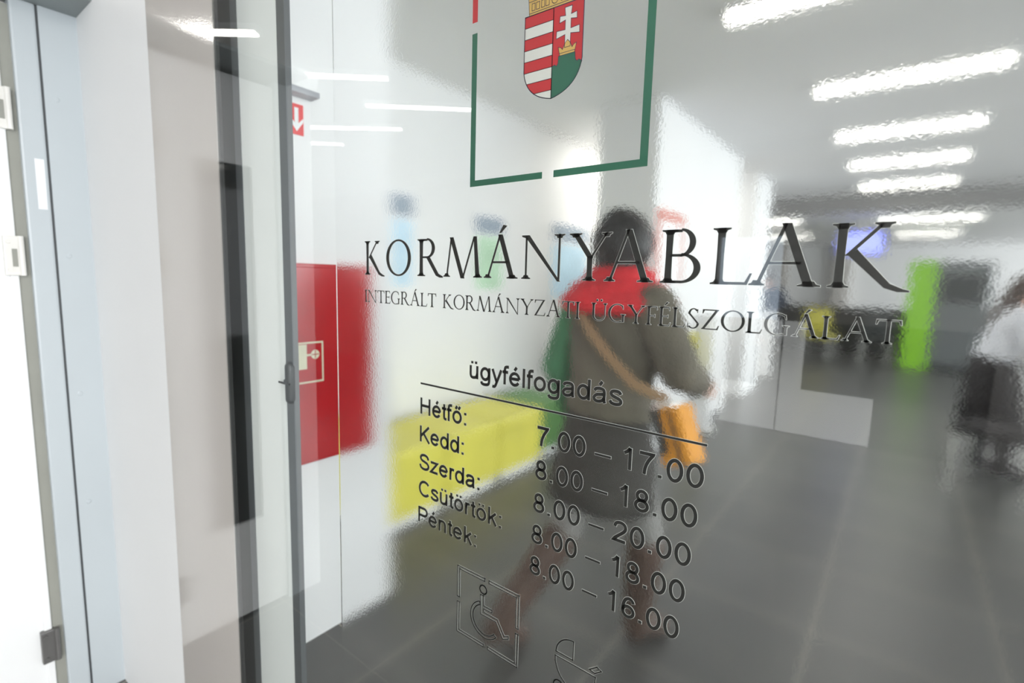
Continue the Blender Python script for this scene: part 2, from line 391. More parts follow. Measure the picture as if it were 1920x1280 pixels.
# ---------- serif capitals, drawn as pen strokes (unit cap height)
TH, TN, SE = 0.132, 0.058, 0.030
def R4(x0, x1, y0, y1): return [(x0, y0), (x1, y0), (x1, y1), (x0, y1)]
def serif(xc, y, hw, up):          # bracketed serif; up=+1 when it stands on the baseline
    t = SE * up; q = 0.085 * up
    return [(xc - hw, y), (xc + hw, y), (xc + hw, y + t * .7), (xc + hw * .62, y + t * 1.3), (xc + hw * .45, y + q), (xc - hw * .45, y + q), (xc - hw * .62, y + t * 1.3), (xc - hw, y + t * .7)]
def stem(x, w=TH, y0=0, y1=1, s0=True, s1=True):
    P = [[(x, y0), (x + w, y0), (x + w * .94, (y0 + y1) / 2), (x + w, y1), (x, y1), (x + w * .06, (y0 + y1) / 2)]]
    if s0: P.append(serif(x + w / 2, y0, w / 2 + .085, 1))
    if s1: P.append(serif(x + w / 2, y1, w / 2 + .085, -1))
    return P
def diag(xa, ya, xb, yb, wd):      # horizontal width wd at both ends
    return [(xa, ya), (xa + wd, ya), (xb + wd, yb), (xb, yb)]
def arc(cx, cy, rx, ry, a0, a1, tk, tn, n=26):
    o, i = [], []
    for k in range(n + 1):
        a = math.radians(a0 + (a1 - a0) * k / n); c, s = math.cos(a), math.sin(a)
        o.append((cx + rx * c, cy + ry * s)); i.append((cx + (rx - tk) * c, cy + (ry - tn) * s))
    return o + i[::-1]
def acc(x): return [(x - .03, 1.08), (x + .03, 1.08), (x + .20, 1.24), (x + .09, 1.27)]
def dots(x):
    return [[(x + d + .06 * math.cos(k * PI / 5), 1.17 + .06 * math.sin(k * PI / 5)) for k in range(10)] for d in (-.13, .13)]
G = {}
G['I'] = (.30, stem(.09))
G['K'] = (1.00, stem(.08) + [diag(.20, .50, .64, .985, .065), serif(.69, 1, .13, -1), [(.255, .50), (.36, .60), (.83, .075), (1.00, .0), (1.08, -.02), (1.08, -.045), (.93, -.045), (.76, .01)]])
G['O'] = (1.06, [arc(.53, .5, .53, .52, 90, 270, .125, .045), arc(.53, .5, .53, .52, -90, 90, .125, .045)])
G['R'] = (.96, stem(.08) + [arc(.36, .755, .30, .265, -90, 90, .115, .045), R4(.17, .37, .955, 1.0), R4(.17, .37, .49, .535), [(.34, .50), (.46, .53), (.80, .07), (.96, .0), (.96, -.03), (.84, -.03), (.70, .02)]])
G['M'] = (1.34, [diag(.10, 0, .25, 1.0, .052), serif(.12, 0, .12, 1), diag(.22, 1.02, .615, -.03, .13), diag(.66, -.03, 1.035, 1.02, .055), [(1.04, 1.02), (1.14, 1.02), (1.25, 0), (1.115, 0)], serif(1.19, 0, .145, 1)])
G['A'] = (1.04, [diag(.10, 0, .46, 1.04, .055), diag(.43, 1.04, .80, 0, .135), serif(.12, 0, .12, 1), serif(.87, 0, .16, 1), R4(.26, .74, .36, .405)])
G['N'] = (1.14, [R4(.12, .168, 0, .98), serif(.144, 0, .12, 1), [(.02, 1.0), (.22, 1.0), (1.03, -.04), (.96, -.04), (.14, .93), (.02, .97)], R4(.965, 1.013, .0, 1), serif(.99, 1, .13, -1)])
G['Y'] = (.98, [diag(.44, .48, .06, 1, .14), diag(.47, .44, .84, 1, .055), stem(.43, TH, 0, .52, True, False)[0], serif(.49, 0, .15, 1), serif(.14, 1, .15, -1), serif(.87, 1, .12, -1)])
G['B'] = (.76, stem(.08) + [arc(.36, .76, .27, .26, -90, 90, .11, .042), arc(.38, .28, .36, .28, -90, 90, .12, .042), R4(.17, .37, .955, 1), R4(.17, .39, .50, .545), R4(.17, .39, 0, .045)])
G['L'] = (.68, stem(.08) + [[(.17, 0), (.62, 0), (.69, .20), (.655, .20), (.58, .045), (.17, .045)]])
G['T'] = (.84, stem(.36, TH, 0, 1, True, False) + [[(.02, 1), (.82, 1), (.84, .80), (.80, .80), (.75, .955), (.09, .955), (.04, .80), (0, .80)]])
G['E'] = (.64, stem(.08) + [[(.17, 0), (.58, 0), (.64, .19), (.605, .19), (.55, .045), (.17, .045)], R4(.17, .49, .49, .535), R4(.475, .505, .43, .595), [(.17, 1), (.56, 1), (.58, .82), (.545, .82), (.51, .955), (.17, .955)]])
G['F'] = (.60, stem(.08) + [R4(.17, .47, .47, .515), R4(.455, .485, .41, .575), [(.17, 1), (.57, 1), (.60, .82), (.565, .82), (.53, .955), (.17, .955)]])
G['G'] = (1.06, [arc(.54, .5, .54, .52, 55, 180, .13, .045), arc(.54, .5, .54, .52, 180, 300, .13, .045), stem(.83, .11, .02, .43, False, True)[0], serif(.885, .45, .14, -1), diag(.70, -.005, .83, .04, .11), [(.80, .90), (.86, .94), (.89, .74), (.855, .74)]])
G['S'] = (.62, [arc(.31, .745, .255, .275, 35, 180, .10, .045), [(.055, .745), (.165, .745), (.60, .27), (.49, .27), (.30, .49)], arc(.31, .255, .29, .275, -145, 0, .105, .045), R4(.485, .515, .80, .98), R4(.045, .075, .03, .24)])
G['U'] = (1.0, stem(.09, TH, .30, 1, False, True) + [arc(.50, .32, .41, .34, 180, 270, .118, .045), arc(.50, .32, .39, .34, 270, 360, .05, .045), R4(.84, .89, .32, 1), serif(.865, 1, .12, -1)])
G['Z'] = (.86, [diag(.06, .03, .66, .97, .125), [(.06, 1), (.80, 1), (.80, .955), (.15, .955), (.085, .80), (.05, .80)], [(.04, 0), (.80, 0), (.86, .21), (.825, .21), (.74, .045), (.04, .045)]])
def glyph(ch):
    base = {'Á': 'A', 'É': 'E', 'Ü': 'U'}.get(ch, ch); wdt, P = G[base]; P = list(P)
    if ch in 'ÁÉ': P.append(acc(wdt * .47))
    if ch == 'Ü': P += dots(wdt * .5)
    return wdt, P
def vinyl_polys(bm, polys, e):
    for P in polys:
        add_poly(bm, P, YV, 0); add_poly(bm, offset_poly(P, e), YH, 1)
def headline():
    bm = bmesh.new()
    ext = [('K', -.6888, -.6397), ('O', -.6353, -.5785), ('R', -.5643, -.5116), ('M', -.5107, -.4390), ('Á', -.4362, -.3807), ('N', -.3752, -.3135), ('Y', -.3076, -.2541), ('A', -.2621, -.2060), ('B', -.1988, -.1589), ('L', -.1490, -.1123), ('A', -.1146, -.0576), ('K', -.0531, .0022)]
    cap = .0522
    for ch, x0, x1 in ext:
        wd, P = glyph(ch)
        xs = [p[0] for q in G[{'Á': 'A'}.get(ch, ch)][1] for p in q]; a, b = min(xs), max(xs); k = (x1 - x0) / (b - a)
        polys = [[(sx(x0 + (p[0] - a) * k), sz(1.4000 + p[1] * cap)) for p in q] for q in P]
        vinyl_polys(bm, polys, .00033)
    return bm
obj('headline_lettering', headline(), [VINYL, HALO], gd)
def subtitle():
    bm = bmesh.new(); cap = .0192; zb = 1.3563
    for word, x0, x1 in (('INTEGRÁLT', -.6898, -.5246), ('KORMÁNYZATI', -.5110, -.2905), ('ÜGYFÉLSZOLGÁLAT', -.2760, .0003)):
        gl = [glyph(c) for c in word]; sp = .07
        tot = sum(g[0] for g in gl) + sp * (len(gl) - 1); k = (x1 - x0) / tot; x = x0
        for wd, P in gl:
            vinyl_polys(bm, [[(sx(x + p[0] * k), sz(zb + p[1] * cap)) for p in q] for q in P], .0003)
            x += (wd + sp) * k
    return bm
obj('subtitle_lettering', subtitle(), [VINYL, HALO], gd)

# ---------- grotesque lettering, drawn as even pen strokes (unit cap height)
def el(cx, cy, rx, ry, a0=0, a1=360, n=26):
    return [(cx + rx * math.cos(math.radians(a0 + (a1 - a0) * k / n)), cy + ry * math.sin(math.radians(a0 + (a1 - a0) * k / n))) for k in range(n + 1)]
def cr_s(P, n=6):                    # smooth curve through the points
    Q = [P[0]] + list(P) + [P[-1]]; out = []
    for i in range(1, len(Q) - 2):
        p0, p1, p2, p3 = Q[i - 1:i + 3]
        for k in range(n):
            t = k / n
            out.append(tuple(.5 * (2 * p1[c] + (p2[c] - p0[c]) * t + (2 * p0[c] - 5 * p1[c] + 4 * p2[c] - p3[c]) * t * t + (3 * p1[c] - p0[c] - 3 * p2[c] + p3[c]) * t ** 3) for c in (0, 1)))
    return out + [P[-1]]
def up(x): return [(x, 0), (x, .725)]
aq = lambda x: [(x - .02, .82), (x + .10, 1.0)]
SG = {
 'o': (.777, [el(.388, .3625, .272, .306)]),
 'a': (.777, [cr_s([(.135, .53), (.20, .63), (.37, .667), (.54, .63), (.60, .50), (.60, .16), (.64, .0)]), cr_s([(.60, .425), (.44, .395), (.24, .355), (.12, .22), (.17, .095), (.32, .055), (.50, .11), (.60, .25)])]),
 'd': (.777, [el(.365, .3625, .252, .306), [(.640, 0), (.640, 1)]]),
 'g': (.777, [el(.365, .3625, .252, .306), cr_s([(.640, .725), (.640, .40), (.640, .02), (.58, -.17), (.36, -.225), (.17, -.185), (.125, -.08)])]),
 'e': (.777, [[(.13, .375), (.655, .375)], el(.388, .3625, .272, .306, 2, 328)]),
 's': (.698, [cr_s([(.585, .53), (.51, .635), (.35, .667), (.19, .63), (.14, .53), (.21, .435), (.37, .375), (.54, .30), (.605, .20), (.54, .095), (.36, .057), (.17, .10), (.10, .21)])]),
 'r': (.465, [up(.155), cr_s([(.155, .40), (.19, .58), (.29, .655), (.43, .64)])]),
 'n': (.777, [up(.155), cr_s([(.155, .42), (.20, .60), (.38, .665), (.55, .60), (.60, .42), (.60, .20), (.60, 0)])]),
 't': (.388, [cr_s([(.20, .93), (.20, .60), (.20, .20), (.24, .075), (.385, .06)]), [(.03, .668), (.37, .668)]]),
 'f': (.388, [cr_s([(.16, 0), (.16, .40), (.16, .80), (.22, .93), (.40, .955)]), [(.02, .668), (.36, .668)]]),
 'l': (.310, [[(.155, 0), (.155, 1)]]),
 'y': (.698, [[(.07, .725), (.355, .02)], cr_s([(.63, .725), (.49, .36), (.345, .0), (.27, -.17), (.19, -.228), (.08, -.215)])]),
 'k': (.698, [[(.155, 0), (.155, 1)], [(.60, .725), (.17, .31)], [(.31, .47), (.63, 0)]]),
 'z': (.698, [[(.07, .662), (.59, .662), (.09, .063), (.63, .063)]]),
 'u': (.777, [cr_s([(.155, .725), (.155, .45), (.16, .22), (.22, .09), (.37, .057), (.54, .12), (.61, .32)]), up(.61)]),
 'H': (1.008, [[(.175, 0), (.175, 1)], [(.835, 0), (.835, 1)], [(.175, .53), (.835, .53)]]),
 'K': (.931, [[(.175, 0), (.175, 1)], [(.84, 1), (.19, .36)], [(.39, .57), (.88, 0)]]),
 'P': (.931, [[(.175, 0), (.175, 1)], [(.175, .94), (.55, .94)] + el(.58, .705, .245, .235, 90, -90, 14) + [(.55, .47), (.175, .47)]]),
 'S': (.931, [cr_s([(.80, .70), (.71, .875), (.48, .945), (.25, .885), (.17, .73), (.27, .60), (.47, .535), (.70, .46), (.815, .29), (.72, .12), (.47, .055), (.21, .13), (.125, .32)])]),
 'C': (1.008, [el(.53, .5, .415, .445, 40, 320)]),
 '0': (.777, [el(.388, .5, .262, .443)]),
 '1': (.777, [cr_s([(.20, .745), (.33, .83), (.455, 1.0)]), [(.462, 0), (.462, 1)]]),
 '2': (.777, [cr_s([(.125, .70), (.19, .87), (.38, .943), (.57, .88), (.635, .72), (.57, .56), (.36, .35), (.17, .17), (.10, .065)]) + [(.65, .065)]]),
 '6': (.777, [el(.395, .305, .248, .248), cr_s([(.147, .30), (.155, .56), (.25, .83), (.42, .943), (.57, .88), (.625, .76)])]),
 '7': (.777, [[(.09, .935), (.66, .935)] + cr_s([(.655, .915), (.47, .62), (.36, .32), (.32, 0)])]),
 '8': (.777, [el(.388, .728, .205, .215), el(.388, .285, .258, .232)]),
 '.': (.388, [[(.195, 0), (.195, .135)]]), ':': (.388, [[(.195, 0), (.195, .135)], [(.195, .585), (.195, .72)]]),
 '–': (.777, [[(.0, .335), (.777, .335)]]), ' ': (.388, []),
}
for c, (b_, f_) in {'ü': ('u', lambda x: [[(x - .13, .84), (x - .13, .97)], [(x + .13, .84), (x + .13, .97)]]), 'ö': ('o', lambda x: [[(x - .13, .84), (x - .13, .97)], [(x + .13, .84), (x + .13, .97)]]),
                    'é': ('e', lambda x: [aq(x)]), 'á': ('a', lambda x: [aq(x)]), 'ő': ('o', lambda x: [aq(x - .10), aq(x + .11)])}.items():
    SG[c] = (SG[b_][0], SG[b_][1] + f_(.388))
def strip(bm, P, w_, y, mi, ext=0.0):
    P = [Vector(p) for p in P if True]; P = [p for i, p in enumerate(P) if i == 0 or (p - P[i - 1]).length > 1e-7]
    closed = (P[0] - P[-1]).length < 1e-6
    if closed: P = P[:-1]
    n = len(P)
    if not closed and ext:
        P[0] = P[0] + (P[0] - P[1]).normalized() * ext; P[-1] = P[-1] + (P[-1] - P[-2]).normalized() * ext
    Lf, Rt = [], []
    for i in range(n):
        da = (P[i] - P[i - 1]).normalized() if (i > 0 or closed) else None
        db = (P[(i + 1) % n] - P[i]).normalized() if (i < n - 1 or closed) else None
        da = da or db; db = db or da
        na, nb = Vector((-da.y, da.x)), Vector((-db.y, db.x)); m = na + nb
        m = m.normalized() if m.length > .3 else na
        k = min(2.2, 1 / max(.35, m.dot(na))) * w_ / 2
        Lf.append(P[i] + m * k); Rt.append(P[i] - m * k)
    a = [bm.verts.new((p.x, y, p.y)) for p in Lf]; b = [bm.verts.new((p.x, y, p.y)) for p in Rt]
    for i in range(n if closed else n - 1):
        j_ = (i + 1) % n
        bm.faces.new((b[i], b[j_], a[j_], a[i])).material_index = mi
def sans(name, body, x0, x1, zb, cap, rim=.00033, wt=.150):
    bm = bmesh.new(); pen = 0; items = []; lo, hi = 1e9, -1e9
    for ch in body:
        adv, P = SG[ch]
        for q in P:
            Q = [(x + pen, z) for x, z in q]; items.append((Q, ch))
            lo = min(lo, min(x for x, z in Q)); hi = max(hi, max(x for x, z in Q))
        pen += adv
    lo -= wt / 2 if body[0] not in '7' else 0; hi += wt / 2
    k = S * (x1 - x0) / (hi - lo); s = S * cap
    for Q, ch in items:
        pts = [(sx(x0) + (x - lo) * k, sz(zb) + z * s) for x, z in Q]
        w_ = wt * (s + k) / 2 * (1.08 if ch in '.:' else .72 if ch == '–' else 1)
        strip(bm, pts, w_, YV, 0); strip(bm, pts, w_ + 2 * rim, YH, 1, rim)
    return obj(name, bm, [VINYL, HALO], gd)
sans('hours_heading', 'ügyfélfogadás', -.4581, -.2318, 1.2642, .0243)
bm = bmesh.new(); P = R4(sx(-.556), sx(-.1396), sz(1.2407), sz(1.2431)); vinyl_polys(bm, [P], .0003)
obj('hours_rule', bm, [VINYL, HALO], gd)
rows = [('Hétfő:', -.4628, '7.00 – 17.00', 1.1957), ('Kedd:', -.4668, '8.00 – 18.00', 1.1527), ('Szerda:', -.4359, '8.00 – 20.00', 1.1095), ('Csütörtök:', -.3962, '8.00 – 18.00', 1.0675), ('Péntek:', -.4400, '8.00 – 16.00', 1.0247)]
for i, (day, xr, hrs, zb) in enumerate(rows):
    sans('day_lettering', day, -.5562 - .0009 * i, xr, zb, .0246)
    sans('hours_lettering', hrs, -.3428 - .0013 * i, -.1402 - .0034 * i, zb, .0246)

# ---------- outline pictograms
LW = .0015
def circ(cx, cz, r, n=28, a0=0, a1=360): return [(cx + r * math.cos(math.radians(a0 + (a1 - a0) * k / n)), cz + r * math.sin(math.radians(a0 + (a1 - a0) * k / n))) for k in range(n + 1)]
def outline(bm, pts, closed=True):
    Q = [(sx(x), sz(z)) for x, z in pts]
    strokes(bm, Q, LW, YV, 0, closed); strokes(bm, Q, LW + .0007, YH, 1, closed)
def bracket_frame(bm, x0, x1, z0, z1, t=.0042, g=.004):
    xm, zm = (x0 + x1) / 2, (z0 + z1) / 2
    for cx, cz, dx, dz in ((x0, z0, 1, 1), (x1, z0, -1, 1), (x1, z1, -1, -1), (x0, z1, 1, -1)):
        ex, ez = xm - dx * g, zm - dz * g
        outline(bm, [(cx, cz), (ex, cz), (ex, cz + dz * t), (cx + dx * t, cz + dz * t), (cx + dx * t, ez), (cx, ez)])
bm = bmesh.new(); bracket_frame(bm, -.4745, -.3630, .8817, .9852); obj('pictogram_frame', bm, [VINYL, HALO], gd)
bm = bmesh.new()
outline(bm, circ(-.4253, .9675, .0062)[:-1])
outline(bm, [(-.4300, .9585), (-.4242, .9590), (-.4238, .9440), (-.4085, .9440), (-.4085, .9400), (-.4236, .9396), (-.4232, .9345), (-.3985, .9345), (-.3860, .9160), (-.3790, .9190), (-.3790, .9150), (-.3880, .9105), (-.4010, .9300), (-.4290, .9295)])
co, ci = circ(-.4215, .9230, .0265, 26, 112, 322), circ(-.4215, .9230, .0218, 26, 112, 322)
outline(bm, co + ci[::-1])
obj('wheelchair_pictogram', bm, [VINYL, HALO], gd)
bm = bmesh.new()
outline(bm, [(-.3030, .9370)] + [(-.2785 + .0245 * math.cos(math.radians(a)), .9370 + .0245 * math.sin(math.radians(a))) for a in range(170, 85, -8)] + [(-.2785, .9370)])
outline(bm, [(-.3038, .9310), (-.2471, .9310), (-.2475, .9240)] + [(-.2755 + .0283 * math.cos(math.radians(a)), .9310 + .034 * math.sin(math.radians(a))) for a in range(-20, -165, -10)] + [(-.3036, .9240)])
outline(bm, [(-.2555, .9372), (-.2455, .9452), (-.2398, .9425), (-.2480, .9358)])
for cx in (-.2975, -.2560): outline(bm, circ(cx, .8920, .0072)[:-1])
obj('pram_pictogram', bm, [VINYL, HALO], gd)
# ---------- coat of arms in its red and green window frame
fr = bmesh.new(); t = .0090
def fp(m_, x0, x1, z0, z1): add_poly(fr, R4(sx(x0), sx(x1), sz(z0), sz(z1)), YV, m_)
X0, X1, Z0, Z1 = -.4630, -.2192, 1.5168, 1.9033
fp(1, X0, X0 + .0086, Z0, 1.7036); fp(1, X0 + .0086, -.3489, Z0, Z0 + .0076); fp(1, -.3330, X1 - .0088, Z0, Z0 + .0078); fp(1, X1 - .0088, X1, Z0, 1.7036)
fp(0, X0, X0 + .0086, 1.7165, Z1); fp(0, X1 - .0088, X1, 1.7165, Z1); fp(0, X0 + .0086, -.3489, Z1 - .0078, Z1); fp(0, -.3330, X1 - .0088, Z1 - .0078, Z1)
obj('emblem_frame', fr, [EM_RED, EM_GREEN], gd)
def clip(P, inside, inter):
    out = []
    for i in range(len(P)):
        a, b = P[i - 1], P[i]
        if inside(b):
            if not inside(a): out.append(inter(a, b))
            out.append(b)
        elif inside(a): out.append(inter(a, b))
    return out
def clipz(P, z, keep_above):
    ins = (lambda p: p[1] >= z) if keep_above else (lambda p: p[1] <= z)
    it = lambda a, b: (a[0] + (b[0] - a[0]) * (z - a[1]) / (b[1] - a[1]), z)
    return clip(P, ins, it)
XLs, XRs, XM, ZT, ZK, ZP = -.3798, -.3012, -.3402, 1.7005, 1.640, 1.6043
def qb(p0, p1, p2, n=12): return [((1 - u) ** 2 * p0[0] + 2 * u * (1 - u) * p1[0] + u * u * p2[0], (1 - u) ** 2 * p0[1] + 2 * u * (1 - u) * p1[1] + u * u * p2[1]) for u in [k / n for k in range(n + 1)]]
left = [(XM, ZT), (XLs, ZT)] + qb((XLs, ZK), (XLs + .004, 1.6105), (XM, ZP))
right = [(XRs, ZT), (XM, ZT)] + qb((XM, ZP), (XRs - .004, 1.6105), (XRs, ZK))
sh = bmesh.new()
def sp(P, m_, dy=0):
    if len(P) > 2: add_poly(sh, [(sx(x), sz(z)) for x, z in P], YV - dy, m_)
def sl(P, wd=.0008, closed=True, dy=.00012): strokes(sh, [(sx(x), sz(z)) for x, z in P], wd * S, YV - dy, 4, closed)
hgt = (ZT - ZP) / 8 * 1.03
for i in range(8):
    q = clipz(clipz(left, ZT - (i + 1) * hgt, True), ZT - i * hgt, False); sp(q, 0 if i % 2 == 0 else 2)
    if len(q) > 2: sl(q, .0006)
sp(right, 0)
hill = [(XM, ZP), (XM, 1.6385), (-.3365, 1.6395), (-.3345, 1.6375), (-.3322, 1.640), (-.3318, 1.6475), (-.3105, 1.6475), (-.3098, 1.640), (-.3075, 1.6375), (-.3052, 1.639), (XRs, 1.636)] + qb((XRs, ZK), (XRs - .004, 1.6105), (XM, ZP))[1:-1]
sp(hill, 1, .00004); sl(hill, .0006)
cx = -.3207
cross = [(cx - .0036, 1.655), (cx - .0036, 1.6685), (cx - .0150, 1.6665), (cx - .0146, 1.6742), (cx - .0036, 1.6735), (cx - .0036, 1.6835), (cx - .0112, 1.682), (cx - .0108, 1.6890), (cx - .0036, 1.688), (cx - .0048, 1.6965), (cx + .0048, 1.6965), (cx + .0036, 1.688), (cx + .0108, 1.6890), (cx + .0112, 1.682), (cx + .0036, 1.6835), (cx + .0036, 1.6735), (cx + .0146, 1.6742), (cx + .0150, 1.6665), (cx + .0036, 1.6685), (cx + .0036, 1.655)]
sp(cross, 2, .00004); sl(cross, .0006)
cr_ = [(cx - .0095, 1.6475), (cx + .0095, 1.6475), (cx + .0118, 1.6570), (cx + .0085, 1.6560), (cx + .0062, 1.6535), (cx + .004, 1.6580), (cx + .0022, 1.6605), (cx, 1.6625), (cx - .0022, 1.6605), (cx - .004, 1.6580), (cx - .0062, 1.6535), (cx - .0085, 1.6560), (cx - .0118, 1.6570)]
sp(cr_, 3, .00008); sl(cr_, .0006, True, .00016); sl([(cx - .0095, 1.650), (cx + .0095, 1.650)], .0006, False, .00016)
sl(left, .0010); sl(right, .0010)
obj('shield', sh, [EM_RED, EM_GREEN, EM_WHITE, EM_GOLD, EM_LINE], gd)
sh = bmesh.new()
band = [(-.3740, 1.7005), (-.3075, 1.7005), (-.3060, 1.7190), (-.3755, 1.7190)]
sp(band, 0)
dome = [(-.3720, 1.7190)] + [(-.3407 + .0315 * math.cos(math.radians(a)), 1.7190 + .026 * math.sin(math.radians(a))) for a in range(180, -1, -12)]
sp(dome, 0)
def sl2(P, wd=.0007, closed=True): strokes(sh, [(sx(x), sz(z)) for x, z in P], wd * S, YV - .0001, 1, closed)
sl2(band); sl2(dome)
sl2([(-.3745, 1.7030), (-.3070, 1.7030)], closed=False); sl2([(-.3752, 1.7155), (-.3062, 1.7155)], closed=False)
for k in range(5):
    x = -.3705 + k * .0132
    if k in (0, 1, 3, 4): sl2(R4(x, x + .0042, 1.7055, 1.7130)); sl2(R4(x + .006, x + .0105, 1.7055, 1.7130))
    else: sl2(circ(x + .005, 1.7092, .0042, 12)[:-1])
sl2([(-.3407, 1.745), (-.3380, 1.757)], .0016, False); sl2([(-.3440, 1.7525), (-.3350, 1.7508)], .0016, False)
obj('crown', sh, [EM_GOLD, EM_LINE], gd)

# ================================================================== LAMPS
def make_lamp(name, label, c, ang, ln, group, z=2.742, hw=.030):
    t_ = thing(name, label, 'lamp', (c[0], c[1], z), group)
    M = Matrix.Translation((c[0], c[1], z)) @ Matrix.Rotation(ang, 4, 'Z')
    bm = B(-ln / 2 - .02, ln / 2 + .02, -hw - .010, hw + .010, -.035, -.001, .004); bm.transform(M); obj('lamp_housing', bm, SIGNWHITE, t_)
    bm = B(-ln / 2, ln / 2, -hw, hw, -.042, -.0352); bm.transform(M); o = obj('lamp_diffuser', bm, LAMPON, t_)
    return t_
ords = ['nearest', 'second', 'third', 'fourth', 'fifth']
for i, y in enumerate((2.75, 4.08, 5.40, 6.68, 8.12)):
    make_lamp('ceiling_lamp', 'white tube lamp on the lobby ceiling, %s in the row behind the glass' % ords[i], (-.13 if i else -.35, y), 0, .94 , 'tube lamps in a row on the lobby ceiling')
make_lamp('ceiling_lamp', 'long tube lamp on the low rear ceiling right of the lobby row', (0.15, 9.9), 0, 1.2, 'tube lamps on the low rear ceiling', 2.5)
make_lamp('ceiling_lamp', 'long tube lamp on the low rear ceiling behind the white columns', (-2.0, 9.7), 0, 1.0, 'tube lamps on the low rear ceiling', 2.5)
for x, y, zz in ((2.3, 3.4, 2.742), (2.3, 6.0, 2.742), (0.2, 12.5, 2.5), (-2.2, 12.5, 2.5), (2.2, 12.5, 2.5)):  # extra lamps added to brighten the lobby and the rear room
    make_lamp('ceiling_lamp', {3.4: 'added lamp on the lobby ceiling beside the windows, nearer one', 6.0: 'added lamp on the lobby ceiling beside the windows, farther one'}.get(y, 'added lamp on the rear ceiling above the counter, ' + ('left one' if x < -1 else 'middle one' if x < 1 else 'right one')), (x, y), 0, .94, 'added lamps for lobby and rear room', zz)
for (x0, y0), (x1, y1), lab_ in (((-3.452, -.213), (-2.972, -.572), 'slanting tube lamp reflected at the dark glass door edge'), ((-3.58, -.81), (-2.878, -1.397), 'slanting tube lamp reflected across the lock stile'),
        ((-3.457, -1.652), (-2.836, -2.173), 'slanting tube lamp reflected beside the green emblem frame'), ((-4.427, -1.701), (-3.725, -2.222), 'slanting tube lamp reflected beside the red arrow sign'), ((-5.067, -1.898), (-4.662, -2.245), 'slanting tube lamp reflected just under the red arrow sign')):
    make_lamp('ceiling_lamp', lab_, ((x0 + x1) / 2, (y0 + y1) / 2), math.atan2(y1 - y0, x1 - x0), math.hypot(x1 - x0, y1 - y0), 'slanting tube lamps on the hall ceiling')
for x, y in ((1.5, -0.9), (1.5, -2.4), (2.6, -1.6), (-6.5, -0.8)):  # wide unseen lamps, added only to brighten the viewer's side
    make_lamp('ceiling_lamp', 'unseen lamp added on the hall ceiling behind the viewer to brighten the hall', (x, y), -.7, 1.3, 'added lamps behind the viewer', 2.742, .13)

for y in (4.95, 6.3):  # hidden lamps added to keep the alcove wall bright
    make_lamp('ceiling_lamp', 'lamp added out of sight behind the white column to brighten the alcove', (-2.37, y), PI / 2, 1.0, 'added alcove lamps behind the column', 2.742, .07)

# ================================================================== WALL FITTINGS BY THE GLASS
XP = -1.673
cb = thing('hydrant_cabinet', 'red fire hydrant cabinet fixed on the white wall behind the glass', 'cabinet', (XP, 1.07, .717))
obj('cabinet_body', B(XP, XP + .02, .700, 1.232, .712, 1.432, .003), FIRERED, cb)
cd_ = obj('cabinet_door', B(XP + .02, XP + .028, .712, 1.222, .722, 1.420, .003), FIRERED, cb)
XS = XP + .0283
def pict(name, polys, m, par):
    bm = bmesh.new()
    for P in polys:
        vs = [bm.verts.new((XS, p[0], p[1])) for p in P]; bm.faces.new(vs)
    bm.normal_update()
    for f_ in bm.faces:
        if f_.normal.x < 0: f_.normal_flip()
    return obj(name, bm, m, par)
y0, y1, z0, z1, q = .800, 1.012, 1.011, 1.158, .006
polys = [R4(y0, y1, z0, z0 + q), R4(y0, y1, z1 - q, z1), R4(y0, y0 + q, z0 + q, z1 - q), R4(y1 - q, y1, z0 + q, z1 - q)]
polys += [R4(.865, .948, 1.062, 1.150), R4(.948, .966, 1.108, 1.115)]
n = 20; polys.append([(.980 + .0165 * math.cos(2 * PI * k / n), 1.112 + .0165 * math.sin(2 * PI * k / n)) for k in range(n)])
o = pict('hydrant_pictogram', polys, SIGNCREAM, cd_); o['label'] = 'cream hose reel pictogram in a cream frame'
XS += .0005
pict('pictogram_spokes', [R4(.9785, .9815, 1.098, 1.126), R4(.966, .994, 1.1105, 1.1135)], FIRERED, o)
bm = bmesh.new(); box(bm, XP + .028, XP + .036, 1.175, 1.195, 1.06, 1.10, 0, .002); obj('cabinet_catch', bm, FIRERED, cd_)
ar = thing('arrow_sign', 'red sign with a white down arrow on the wall above the hydrant cabinet', 'sign', (XP, .93, 1.91))
obj('sign_plate', B(XP, XP + .003, .893, .970, 1.861, 1.960), SIGNRED, ar)
XS = XP + .0033
yc = .945
pict('arrow', [R4(yc - .007, yc + .007, 1.905, 1.948), [(yc, 1.872), (yc + .024, 1.904), (yc + .024, 1.917), (yc + .007, 1.899), (yc - .007, 1.899), (yc - .024, 1.917), (yc - .024, 1.904)], R4(yc - .007, yc + .007, 1.898, 1.906)], SIGNWHITE, ar)
el = thing('emergency_light', 'small white emergency light box on the wall above the arrow sign', 'lamp', (XP, .93, 2.02))
obj('light_body', B(XP, XP + .05, .82, 1.000, 2.000, 2.062, .006), SIGNWHITE, el)
obj('light_lens', B(XP, XP + .052, .815, 1.004, 1.982, 2.001, .004), mat('smoky_lens', (0.40, .41, .44), .25), el)

